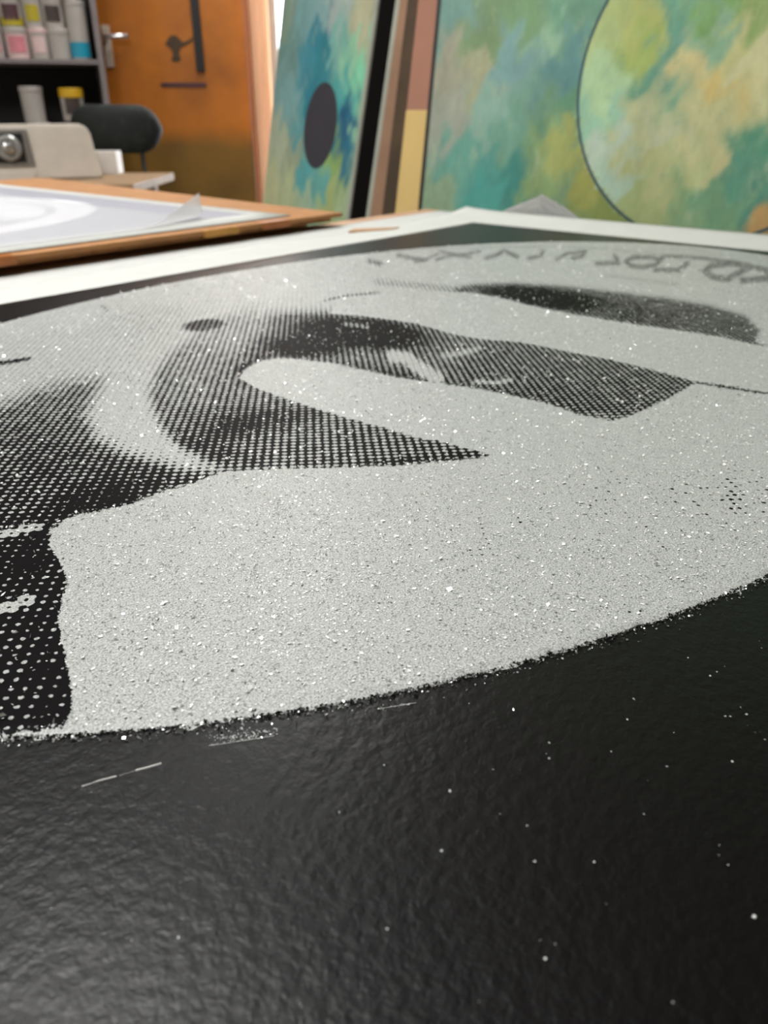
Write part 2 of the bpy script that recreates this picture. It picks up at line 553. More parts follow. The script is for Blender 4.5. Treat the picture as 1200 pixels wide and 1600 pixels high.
# curtain gathered beside the door
cx0 = Wy(397, 150, YB - 0.09)[0]
bm = BM()
n_ = 60; wdt = 0.085
rows = [(0.30, 1.15), (0.9, 0.95), (1.3, 1.0), (1.8, 1.15), (2.30, 1.3)]
grid = []
for zz, sc_ in rows:
    grid.append([bm.verts.new((cx0 + wdt * sc_ * i / n_, YB - 0.09 + 0.016 * math.sin(i * 0.9) + 0.006 * math.sin(i * 2.3), zz)) for i in range(n_ + 1)])
for r0, r1 in zip(grid[:-1], grid[1:]):
    for i in range(n_): bm.faces.new((r0[i], r0[i + 1], r1[i + 1], r1[i]))
cu = empty('curtain', (0, 0, 0), label='sheer peach curtain hanging between the orange door and the teal painting', cat='curtain')
obj('curtain_cloth', bm, 'curtain', cu, smooth=True)
bm = BM(); tube(bm, [(cx0 - 0.03, YB - 0.09, 2.31), (cx0 + 1.2, YB - 0.09, 2.31)], 0.011)
obj('curtain_rod', bm, 'chrome', cu, smooth=True)
bm = BM(); tube(bm, [(cx0 + 0.02, YB - 0.002, 2.31), (cx0 + 0.02, YB - 0.09, 2.31)], 0.008)
obj('rod_bracket', bm, 'chrome', cu, smooth=True)
bm = BM(); tube(bm, [(cx0 + 1.18, YB - 0.002, 2.31), (cx0 + 1.18, YB - 0.09, 2.31)], 0.008)
obj('rod_bracket', bm, 'chrome', cu, smooth=True)

# ceiling lamps (out of the frame, they light the room; the left wall one is added fill)
WHERE = ['above the left worktable', 'added as fill nearest the left wall', 'nearest the orange door', 'nearest the right wall']
for i, (x, y, e) in enumerate(LAMPS):
    d = empty('ceiling_lamp', (x, y, CEIL), label='long white ceiling lamp ' + WHERE[i], cat='lamp', group='ceiling lamps')
    box('lamp_housing', (-0.17, 0.17, -0.63, 0.63, -0.06, 0.0), 'white_plastic', d, 0.004)

# ------------------------------------------------------------------ tables
def table(name, s0, s1, q0, q1, ztop, label, mat='mdf', th=0.03):
    c = place((s0 + s1) / 2, (q0 + q1) / 2, 0)
    d = empty(name, c, ANG, label, 'table')
    a_, b_ = (s1 - s0) / 2, (q1 - q0) / 2
    box('table_top', (-a_, a_, -b_, b_, ztop - th, ztop), mat, d, 0.002)
    i_ = 0.09
    for sx_ in (-1, 1):
        for sy_ in (-1, 1):
            x, y = sx_ * (a_ - i_), sy_ * (b_ - i_)
            box('leg', (x - 0.025, x + 0.025, y - 0.025, y + 0.025, 0, ztop - th), 'steel', d, 0.003)
    for sy_ in (-1, 1):
        y = sy_ * (b_ - i_)
        box('apron', (-a_ + i_ + 0.025, a_ - i_ - 0.025, y - 0.012, y + 0.012, ztop - th - 0.07, ztop - th), 'steel', d)
    return d
T2 = T + 0.008
table('work_table', -0.85, 0.64, -0.60, 0.53, T, 'tan board worktable under the big black oval print')
table('work_table', -0.85, 0.385, 0.56, 1.75, T2, 'worktable under the cardboard portfolio at the left')

# ------------------------------------------------------------------ the main print
HS, HQ = 3.506 * HC, 2.376 * HC           # half sides of the black field
OA, OB = 3.400 * HC, 2.137 * HC           # half axes of the oval
bs = empty('backing_sheet', place(0, 0, T), ANG, 'plain white backing sheet under the black oval print', 'paper')
sheet('paper_sheet', np.linspace(-0.70, 0.632, 30), np.linspace(-0.50, 0.492, 24), lambda x, y: 0.0002 + 0 * x, 0.0006, 'paper2', bs)

pr = empty('art_print', place(0, 0, T + 0.0009), ANG, 'large black screenprint with a sparkling pale oval portrait', 'print')
def lift(x, y):
    # the sheet lies flat except for a slight curl of its far edge and left margin
    far = np.clip((x - 0.50) / 0.10, 0, 1)
    left = np.clip((y - 0.33) / 0.09, 0, 1)
    return 0.010 * far ** 2 + 0.003 * left ** 2 * (1 + np.sin(x * 14.0)) * 0.6
sheet('paper', np.linspace(-0.64, 0.600, 120), np.linspace(-0.43, 0.42, 60), lambda x, y: lift(x, y), 0.0005, 'paper', pr)
def panel_z(x, y): return lift(x, y) + 0.0005
sheet('black_field', np.linspace(-HS, HS, 120), np.linspace(-HQ, HQ, 60), lambda x, y: panel_z(x, y), 0.0002, 'ink', pr)

# --- tone of the picture, sketched from outlines
def sdf(poly, P):
    """signed distance, negative inside"""
    poly = np.asarray(poly, float)
    d2 = np.full(len(P), 1e18); inside = np.zeros(len(P), bool)
    for a_, b_ in zip(poly, np.roll(poly, -1, 0)):
        e = b_ - a_; w = P - a_
        t = np.clip((w @ e) / (e @ e + 1e-9), 0, 1)
        d2 = np.minimum(d2, ((w - t[:, None] * e) ** 2).sum(1))
        c1 = (a_[1] <= P[:, 1]) != (b_[1] <= P[:, 1])
        with np.errstate(divide='ignore', invalid='ignore'):
            xi = a_[0] + (P[:, 1] - a_[1]) / (e[1] if e[1] != 0 else 1e-9) * e[0]
        inside ^= c1 & (P[:, 0] < xi)
    d_ = np.sqrt(d2)
    return np.where(inside, -d_, d_)
def sdline(pts, P):
    d2 = np.full(len(P), 1e18)
    pts = np.asarray(pts, float)
    for a_, b_ in zip(pts[:-1], pts[1:]):
        e = b_ - a_; w = P - a_
        t = np.clip((w @ e) / (e @ e + 1e-9), 0, 1)
        d2 = np.minimum(d2, ((w - t[:, None] * e) ** 2).sum(1))
    return np.sqrt(d2)
def sstep(x, lo, hi):
    t = np.clip((x - lo) / (hi - lo), 0, 1); return t * t * (3 - 2 * t)

B_TOP = [(515, 490), (560, 493), (600, 498), (650, 505), (700, 520), (750, 530), (800, 533), (850, 541), (900, 552), (960, 563), (1020, 578), (1085, 596), (1140, 603), (1200, 612), (1420, 645)]
A_BOT = [(1420, 575), (1200, 541), (1175, 537), (1100, 522), (1000, 508), (900, 492), (830, 478), (780, 465), (740, 458), (700, 456), (640, 457), (580, 462), (530, 470)]
CLEAN_TOP = B_TOP + A_BOT
CLEAN_LOW = ([(373, 590), (385, 576), (405, 564), (440, 559), (480, 563), (520, 568), (570, 578), (620, 590), (680, 598), (740, 606), (800, 618), (860, 632), (905, 648), (955, 657), (985, 650), (1040, 625), (1087, 599), (1140, 608), (1200, 617), (1420, 650),
              (1420, 1300), (-400, 1330), (-400, 1180), (0, 1146), (60, 1142), (98, 1136), (112, 1112), (113, 1080), (105, 1040), (96, 1000), (91, 970), (96, 940), (106, 910), (96, 880), (76, 850), (81, 826), (115, 806), (150, 800), (200, 789), (250, 770), (300, 755), (350, 737),
              (420, 733), (480, 731), (560, 730), (640, 726), (700, 720), (740, 718), (769, 712), (740, 703), (700, 692), (650, 684), (600, 668), (560, 658), (500, 640), (450, 624), (400, 606)])

def tone_at(P, dep):
    t = np.full(len(P), 0.03)
    def over(mask, v):
        nonlocal t
        t = t * (1 - mask) + v * mask
    def poly(pts, v, soft): over(1 - sstep(sdf(pts, P), -soft, soft), v)
    def ell(cx, cy, rx, ry, ang, v, soft=0.5):
        a_ = math.radians(ang); d_ = P - [cx, cy]
        u = d_[:, 0] * math.cos(a_) + d_[:, 1] * math.sin(a_); w = -d_[:, 0] * math.sin(a_) + d_[:, 1] * math.cos(a_)
        over(1 - sstep(np.sqrt((u / rx) ** 2 + (w / ry) ** 2), 1 - soft, 1 + soft), v)
    def stroke(pts, w, v, soft=1.5): over(1 - sstep(sdline(pts, P), w - soft, w + soft), v)
    # upper left half tone
    poly([(-300, 560), (120, 500), (330, 480), (470, 470), (520, 490), (400, 560), (220, 600), (-300, 660)], 0.12, 30)
    ell(230, 505, 70, 30, -10, 0.18, 0.7)
    # shadow at the left
    poly([(-300, 665), (0, 628), (60, 606), (115, 590), (160, 592), (152, 618), (138, 645), (150, 680), (205, 710), (290, 733), (355, 738), (380, 840), (-300, 940)], 0.62, 20)
    poly([(-300, 720), (60, 690), (160, 705), (280, 738), (360, 742), (300, 850), (-300, 870)], 0.74, 14)
    ell(150, 780, 90, 24, -14, 0.86, 0.6)
    ell(40, 690, 70, 30, -8, 0.72, 0.7)
    poly([(-300, 840), (140, 795), (150, 1150), (-300, 1178)], 0.82, 6)
    ell(40, 885, 34, 22, 0, 0.87, 0.8)
    stroke([(-60, 962), (10, 950), (45, 938)], 8, 0.12, 5)
    stroke([(-60, 848), (15, 832), (60, 823)], 6, 0.15, 4)
    # brow and eye band with the shadow below it
    poly([(440, 487), (370, 502), (312, 527), (270, 552), (245, 584), (234, 612), (240, 645), (258, 676), (287, 704), (330, 728), (380, 747), (800, 745), (1000, 705), (1160, 600), (900, 540), (700, 505), (560, 485)], 0.62, 13)
    ell(350, 528, 70, 28, -28, 0.42, 0.6)
    ell(300, 585, 55, 40, -30, 0.52, 0.6)
    poly([(760, 525), (1160, 590), (1000, 700), (820, 640), (700, 600)], 0.70, 25)
    ell(565, 520, 105, 24, 6, 0.95, 0.45)
    ell(480, 538, 70, 22, -4, 0.90, 0.5)
    ell(372, 664, 66, 22, -8, 0.84, 0.9)
    ell(445, 652, 42, 11, -6, 0.82, 0.8)
    ell(330, 700, 60, 14, 20, 0.78, 0.6)
    ell(392, 572, 30, 9, -25, 0.88, 0.5)
    stroke([(560, 579), (680, 601), (800, 621), (905, 651)], 9, 0.84, 7)
    stroke([(560, 726), (660, 720), (760, 712)], 7, 0.76, 5)
    stroke([(614, 556), (636, 560), (655, 575), (684, 592)], 9, 0.08, 5)
    stroke([(692, 556), (720, 552), (748, 545)], 4, 0.35, 3)
    stroke([(742, 596), (775, 598), (800, 593)], 3, 0.3, 2.5)
    stroke([(536, 506), (575, 511)], 3, 0.55, 2.5)
    # band of shadow near the top
    poly([(690, 451), (740, 445), (800, 442), (880, 446), (960, 455), (1040, 465), (1110, 477), (1165, 493), (1188, 515), (1180, 545), (1100, 545), (900, 505), (740, 468)], 0.74, 7)
    ell(850, 466, 95, 15, 7, 0.93, 0.5)
    ell(990, 490, 60, 15, 10, 0.80, 0.6)
    stroke([(590, 440), (650, 446), (705, 451)], 5, 0.36, 4)
    # small marks
    ell(318, 508, 33, 9, -6, 0.78, 0.25)
    ell(368, 498, 16, 4, -12, 0.45, 0.5)
    stroke([(-30, 571), (20, 565), (46, 560)], 3, 0.9, 2)
    stroke([(505, 470), (540, 462), (590, 457)], 1.8, 0.55, 1.5)
    stroke([(1090, 598), (1140, 606), (1200, 615), (1400, 650)], 2.0, 0.9, 1.2)
    stroke([(1176, 538), (1200, 542), (1400, 575)], 2.5, 0.85, 1.5)
    stroke([(160, 478), (168, 486)], 2, 0.6, 2)
    # lettering round the rim
    L = 0.55
    for pts, w in (([(577, 408), (594, 412)], 4), ([(622, 399), (642, 403), (664, 406)], 3.4), ([(648, 409), (664, 406), (684, 397)], 2.4), ([(688, 393), (712, 398), (733, 402)], 3),
                   ([(682, 406), (698, 401), (749, 393)], 2.6), ([(760, 403), (779, 397), (787, 392), (797, 396), (808, 401)], 3.6), ([(826, 404), (845, 400), (848, 393)], 3.2),
                   ([(870, 405), (886, 396), (913, 393)], 3), ([(895, 404), (911, 400), (914, 393)], 3.4), ([(933, 412), (966, 411), (961, 400)], 3.8),
                   ([(1032, 406), (1018, 402), (990, 402), (978, 408), (985, 415), (1005, 418), (1025, 413), (1034, 404)], 4), ([(1024, 422), (1062, 422), (1074, 411)], 4),
                   ([(1035, 400), (1080, 402), (1117, 406), (1172, 416), (1200, 421), (1300, 440)], 3), ([(1112, 415), (1101, 424), (1117, 434), (1137, 436), (1155, 426), (1172, 417), (1145, 411), (1112, 415)], 5),
                   ([(1160, 438), (1200, 435)], 5), ([(1185, 420), (1210, 432)], 4), ([(560, 397), (700, 388), (850, 385), (950, 389), (1035, 399)], 1.0),
                   ([(940, 430), (985, 435), (1060, 445)], 2)):
        stroke(pts, w * 1.1, L if w > 2.2 else 0.3, 3.2)
    c = np.maximum(-sdf(CLEAN_TOP, P), -sdf(CLEAN_LOW, P))
    # faint dots in the pale area
    lt = np.full(len(P), 0.012)
    def g(cx, cy, rx, ry, v):
        nonlocal lt
        lt = np.maximum(lt, v * np.exp(-((P[:, 0] - cx) / rx) ** 2 - ((P[:, 1] - cy) / ry) ** 2))
    g(1130, 775, 110, 40, 0.26); g(960, 770, 120, 50, 0.13); g(1000, 830, 160, 50, 0.11); g(720, 850, 160, 60, 0.10)
    g(620, 945, 80, 25, 0.08); g(430, 830, 90, 40, 0.07); g(980, 950, 60, 25, 0.09); g(850, 1000, 80, 20, 0.08); g(815, 812, 30, 10, 0.2)
    return np.clip(t + 0.16 * sstep(t, 0.72, 0.94), 0, 1.2), np.clip(c * dep / F / 0.024, -0.5, 0.5) + 0.5, lt

# the oval: rings of a disc, a little proud of the ink
NR, NA = 190, 1500
rad = np.linspace(0, 1, NR + 1)[1:]
ang = np.arange(NA) * 2 * np.pi / NA
RR, AA = np.meshgrid(rad, ang, indexing='ij')
wob = np.zeros_like(AA)
jit = rng.normal(0, 1, NA); jit = (jit + np.roll(jit, 1)) * 0.7
wob[-1] = jit * 0.0007
X = RR * OA * np.cos(AA) + wob * np.cos(AA); Y = RR * OB * np.sin(AA) + wob * np.sin(AA)
Z = panel_z(X, Y) + 0.0009
Z[-1] -= 0.0006
V = np.concatenate([[[0, 0, float(panel_z(np.array(0.), np.array(0.)) + 0.0009)]], np.stack([X, Y, Z], -1).reshape(-1, 3)])
iz, ia = np.meshgrid(np.arange(NR - 1), np.arange(NA), indexing='ij')
a0 = 1 + iz * NA + ia; a1 = 1 + iz * NA + (ia + 1) % NA
Q = np.stack([a0, a0 + NA, a1 + NA, a1], -1).reshape(-1, 4)
TRI = np.stack([np.zeros(NA, int), 1 + np.arange(NA), 1 + (np.arange(NA) + 1) % NA], 1)
me = bpy.data.meshes.new('crystal_oval')
me.vertices.add(len(V)); me.vertices.foreach_set('co', V.reshape(-1).astype(np.float32))
loops = np.concatenate([Q.reshape(-1), TRI.reshape(-1)]).astype(np.int32)
me.loops.add(len(loops)); me.loops.foreach_set('vertex_index', loops)
me.polygons.add(len(Q) + len(TRI))
me.polygons.foreach_set('loop_start', np.concatenate([np.arange(len(Q)) * 4, len(Q) * 4 + np.arange(len(TRI)) * 3]).astype(np.int32))
me.update(calc_edges=True)
me.shade_smooth()
def to_world(L_):
    return np.stack([CEN[0] + L_[:, 0] * E1[0] + L_[:, 1] * Q1[0], CEN[1] + L_[:, 0] * E1[1] + L_[:, 1] * Q1[1], T + 0.0009 + L_[:, 2]], 1)
tv, cv, lv = tone_at(*pd(to_world(V)))
at = me.color_attributes.new('tone', 'FLOAT_COLOR', 'POINT')
at.data.foreach_set('color', np.stack([tv, cv, lv, np.ones_like(tv)], 1).astype(np.float32).reshape(-1))
ov = link_mesh('crystal_oval', me, 'halftone', pr)
ov['label'] = 'pale oval of crystal dust printed with a dark halftone face'

# --- crystal flakes: shards on the pale parts; white ones stand in for glints
def flakes(name, L_, size, tilt, mat, parent, zoff):
    n_ = len(L_)
    a_ = rng.uniform(0, 2 * np.pi, n_); el = rng.uniform(0.45, 1.0, n_)
    ta = rng.uniform(0, 2 * np.pi, n_); tl = np.abs(rng.normal(0, tilt, n_))
    nrm = np.stack([np.sin(tl) * np.cos(ta), np.sin(tl) * np.sin(ta), np.cos(tl)], 1)
    u = np.stack([np.cos(a_), np.sin(a_), np.zeros(n_)], 1); u -= nrm * (u * nrm).sum(1)[:, None]
    u /= np.linalg.norm(u, axis=1)[:, None]; w = np.cross(nrm, u)
    k_ = rng.uniform(0.55, 1.0, (n_, 4, 1))
    cs_ = np.array([[1, 0], [0, 1], [-1, 0], [0, -1]], float)
    V_ = L_[:, None, :] + size[:, None, None] * k_ * (cs_[None, :, 0:1] * u[:, None, :] + cs_[None, :, 1:2] * (w * el[:, None])[:, None, :])
    V_[:, :, 2] += (zoff + size * np.sin(tl) * 0.8)[:, None]
    return quads(name, V_, mat, parent)
def in_oval(n_, r1=0.995):
    r = np.sqrt(rng.uniform(0, r1 ** 2, n_)); a_ = rng.uniform(0, 2 * np.pi, n_)
    return np.stack([OA * r * np.cos(a_), OB * r * np.sin(a_)], 1)
def is_light(L2, margin=0.08):
    L3 = np.concatenate([L2, np.zeros((len(L2), 1))], 1)
    t, c, l = tone_at(*pd(to_world(L3)))
    tt_ = np.where(c > 0.5, l, t)
    gx_ = (L2[:, 0] * cs - L2[:, 1] * sn) * k; gy_ = (L2[:, 0] * sn + L2[:, 1] * cs) * k
    return 0.5 + 0.25 * np.cos(gx_) + 0.25 * np.cos(gy_) > tt_ + margin
def with_z(L2, extra=0.0):
    return np.concatenate([L2, (panel_z(L2[:, 0], L2[:, 1]) + 0.0009 + extra)[:, None]], 1)
pts = in_oval(330000)
pts = pts[is_light(pts, 0.05)]
f_ = flakes('crystal_dust', with_z(pts), np.clip(rng.lognormal(math.log(0.00038), 0.35, len(pts)), 0.0002, 0.0009), 0.32, 'flake', pr, 0.00005)
tag(f_, kind='stuff')
pts = in_oval(26000)
pts = pts[is_light(pts, 0.0)]
f_ = flakes('glint_shards', with_z(pts), np.clip(rng.lognormal(math.log(0.00055), 0.4, len(pts)), 0.0003, 0.0015), 0.42, 'flake_glint', pr, 0.0001)
tag(f_, kind='stuff')
pts = in_oval(13000)  # extra shards added over the whole oval, steep and white as painted glints
f_ = flakes('upright_glints', with_z(pts), np.clip(rng.lognormal(math.log(0.0006), 0.4, len(pts)), 0.0003, 0.0014), 0.9, 'flake_glint', pr, 0.0002)
tag(f_, kind='stuff')
# rim of loose clear crystals along the edge of the oval
n_ = 26000
a_ = rng.uniform(0, 2 * np.pi, n_); o_ = rng.exponential(0.0011, n_) - 0.0004
L2 = np.stack([(OA + o_) * np.cos(a_), (OB + o_) * np.sin(a_)], 1)
f_ = flakes('rim_crystals', np.concatenate([L2, (panel_z(L2[:, 0], L2[:, 1]) + 0.0003)[:, None]], 1), np.clip(rng.lognormal(math.log(0.00045), 0.35, n_), 0.0002, 0.0010), 0.6, 'flake_clear', pr, 0.0001)
tag(f_, 'dark clear crystals along the edge of the oval', kind='stuff')
# stray specks on the black
SPECKS = [(80, 1421), (66, 1488), (206, 1470), (279, 1466), (143, 1238), (103, 1288), (530, 1270), (703, 1237), (781, 1272), (835, 1347), (947, 1413), (844, 1470), (928, 1347), (1157, 1106), (1166, 1117), (1141, 1120), (1133, 1120), (1168, 1134), (1180, 1145), (1188, 1145), (1195, 1156), (1120, 1050), (1132, 1042), (1186, 1002), (1190, 1013), (1072, 992), (1075, 1028), (882, 1132), (858, 1161), (980, 1125), (990, 1093), (733, 1100), (802, 1110), (955, 1175), (1042, 1198), (1012, 1221), (1006, 1273), (1144, 1190), (1178, 1433), (770, 1203), (690, 1330), (852, 1498), (1123, 1337), (1137, 1353), (600, 1196)]
L2 = np.array([local(W(*p, T + 0.0016)) for p in SPECKS])
L2 = np.concatenate([L2, L2[:1] * 0 + rng.uniform([-HS, -HQ], [HS * 0.3, -HQ * 0.75], (60, 2))])
L2 = L2[((L2[:, 0] / OA) ** 2 + (L2[:, 1] / OB) ** 2) > 1.02]
f_ = flakes('stray_specks', np.concatenate([L2, np.full((len(L2), 1), 0.0007)], 1), rng.uniform(0.00022, 0.0006, len(L2)), 0.3, 'flake', pr, 0.0001)
tag(f_, 'scattered crystal specks on the black field', kind='stuff')
# dust smeared beside the edge and a thin scratch
def smear(line, n_, spread, size):
    pts_ = np.array([local(W(*p, T + 0.0016)) for p in line])
    seg = rng.integers(0, len(pts_) - 1, n_); t = rng.uniform(0, 1, n_)[:, None]
    return pts_[seg] * (1 - t) + pts_[seg + 1] * t + rng.normal(0, spread, (n_, 2))
L2 = np.concatenate([smear([(330, 1152), (380, 1150), (428, 1143)], 150, 0.0009, 0), smear([(330, 1164), (428, 1150)], 60, 0.0002, 0), smear([(590, 1108), (640, 1100)], 30, 0.0004, 0)])
f_ = flakes('crystal_smear', np.concatenate([L2, np.full((len(L2), 1), 0.0007)], 1), rng.uniform(0.00015, 0.0004, len(L2)), 0.5, 'flake', pr, 0.0001)
tag(f_, 'smear of crystal dust just below the oval', kind='stuff')
for line, w in (([(128, 1229), (155, 1220), (182, 1213)], 0.0002), ([(212, 1204), (232, 1199), (252, 1193)], 0.00024), ([(186, 1212), (212, 1204)], 0.00004), ([(326, 1165), (345, 1163), (428, 1150)], 0.00006), ([(590, 1108), (650, 1098)], 0.00005)):
    bm = BM()
    tube(bm, [(*local(W(*p, T + 0.0016)), 0.00072) for p in line], w, 5)
    obj('scratch', bm, 'scratch', pr)

# ------------------------------------------------------------------ portfolio and proof on the left table
def quadxy(p, z): 
    return local(W(*p, z))
ZCB = T2 + 0.0115
c0 = W(535, 332, ZCB); c1 = W(0, 402, ZCB); c2 = W(80, 279, ZCB)
dirf = (c1 - c0)[:2]; dirf /= np.linalg.norm(dirf)
dirs = (c2 - c0)[:2]; dirs /= np.linalg.norm(dirs)
CA = math.atan2(-dirf[1], -dirf[0])
# local x points back along the front edge towards its far corner, y to the left
cb = empty('cardboard_portfolio', (c0[0], c0[1], T2), CA, 'brown cardboard portfolio lying flat on the left worktable', 'portfolio')
ux = np.array([math.cos(CA), math.sin(CA)]); uy = np.array([-math.sin(CA), math.cos(CA)])
sk = (dirs @ ux) / (dirs @ uy)            # the portfolio's far edge is not quite square
def cbl(px, py, z): 
    p = W(px, py, z)[:2] - c0[:2]; return p @ ux, p @ uy
def slab(name, x_near, y0, y1, inset, z0, z1, mat):
    pts_ = [(x_near, y0 + inset), (-inset + sk * 0, y0 + inset), (-inset + sk * y1, y1), (x_near, y1)]
    return obj(name, prism(BM(), pts_, z0, z1), mat, cb)
slab('lower_board', -1.1, 0, 0.95, 0.012, 0.0, 0.004, 'card_edge')
slab('gap_shade_card', -1.1, 0, 0.95, 0.02, 0.004, 0.006, 'dark')  # black layer paints the shaded gap between the two boards
slab('upper_board', -1.1, 0, 0.95, 0.0, 0.006, 0.0111, 'card')
for (pa, pb, mt) in ((318, 372, 'tape_y'), (410, 452, 'tape'), (-60, 24, 'tape')):
    ya = 402 - pa * 70 / 535.0; yb = 402 - pb * 70 / 535.0
    xa, _ = cbl(pa, ya, ZCB); xb, _ = cbl(pb, yb, ZCB)
    bm = BM()
    bx(bm, xa, xb, -0.0012, 0.016 if mt == 'tape' else 0.004, 0.0111, 0.0114)
    bx(bm, xa, xb, -0.0016, 0.0, 0.003, 0.0114)
    obj('tape_strip', bm, mt, cb)

ZP = ZCB + 0.0004
pc = W(455, 337, ZP); pn = W(0, 396, ZP); pf = W(55, 284, ZP)
pd = (pn - pc)[:2]; PA = math.atan2(-pd[1], -pd[0])
vx = np.array([math.cos(PA), math.sin(PA)]); vy = np.array([-math.sin(PA), math.cos(PA)])
def ppl(px, py, z=ZP):
    p = W(px, py, z)[:2] - pc[:2]; return np.array([p @ vx, p @ vy])
yw = ppl(55, 284)[1]
pf_ = empty('proof_print', (pc[0], pc[1], ZP), PA, 'white sheet with a faint grey oval print on the cardboard portfolio', 'print')
sheet('paper', np.linspace(-0.95, 0, 20), np.linspace(0, min(yw, 0.85), 16), lambda x, y: 0.0 * x, 0.0008, 'paper', pf_)
gx0 = ppl(250, 360)
# grey printed field inside the margins
G0 = ppl(0, 386); G1 = ppl(330, 336)
ix = -0.03
iy0 = 0.055; iy1 = min(yw, 0.85) - 0.06
fld = box('printed_field', (-0.41, 0.41, -(iy1 - iy0) / 2, (iy1 - iy0) / 2, 0, 0.0002), 'proof_ink', pf_)
fld.location = (ix - 0.41, (iy0 + iy1) / 2, 0.0008)

# tissue over the proof with one corner curled up
tz = ZP + 0.0012
ts = empty('tissue_sheet', (pc[0], pc[1], tz), PA, 'translucent white tissue with a curled up corner over the grey proof', 'tissue')
TX1, TY0, TY1 = -0.105, 0.03, min(yw, 0.85) - 0.03
to = sheet('tissue', np.linspace(-0.93, TX1, 110), np.concatenate([np.linspace(TY0, TY0 + 0.08, 50), np.linspace(TY0 + 0.085, TY1, 40)]), lambda x, y: 0.0004 + 0 * x, 0.00015, 'tissue', ts)
# the near corner is bent up along a slanting fold
FN = np.array([0.30, -0.954]); FP = np.array([-0.205, 0.04]); FR, FA = 0.012, 1.45
for v in to.data.vertices:
    dd_ = (v.co.x - FP[0]) * FN[0] + (v.co.y - FP[1]) * FN[1]
    if dd_ > 0:
        a_ = min(dd_ / FR, FA); rest = max(dd_ - FR * FA, 0)
        fwd = FR * math.sin(a_) + rest * math.cos(FA); up_ = FR * (1 - math.cos(a_)) + rest * math.sin(FA)
        v.co.x += (fwd - dd_) * FN[0]; v.co.y += (fwd - dd_) * FN[1]; v.co.z += up_

# bits at the far edge of the table
sc0 = W(578, 357, T + 0.004)
bm = BM(); prism(bm, [(-0.035, -0.012), (0.03, -0.006), (0.045, 0.004), (-0.02, 0.012)], 0, 0.0025)
tag(obj('cardboard_scrap', bm, 'card2', None, (sc0[0], sc0[1], T + 0.0009), 0.35), 'small tan cardboard scrap on the white backing sheet', 'cardboard')
# crumpled tissue behind the far corner of the print
tp = W(790, 333, T + 0.02)
lp = local(tp)
ct = empty('crumpled_paper', place(0.617, lp[1], T + 0.0009), ANG, 'crumpled off-white paper peak behind the far corner of the print', 'paper')
bm = BM()
r_ = random.Random(3)
gridn = 14
vv = [[None] * (gridn + 1) for _ in range(gridn + 1)]
for i in range(gridn + 1):
    for j in range(gridn + 1):
        a_, b_ = i / gridn * 2 - 1, j / gridn * 2 - 1
        hgt = max(0, 1 - abs(a_) * 1.0 - 0.9 * b_ * b_) * (0.88 + 0.2 * r_.random())
        vv[i][j] = bm.verts.new((b_ * 0.014, a_ * 0.085, 0.0004 + 0.037 * hgt))
for i in range(gridn):
    for j in range(gridn):
        bm.faces.new((vv[i][j], vv[i + 1][j], vv[i + 1][j + 1], vv[i][j + 1]))
res_ = bmesh.ops.solidify(bm, geom=bm.faces[:], thickness=0.0003)
obj('paper_fold', bm, 'paper2', ct)

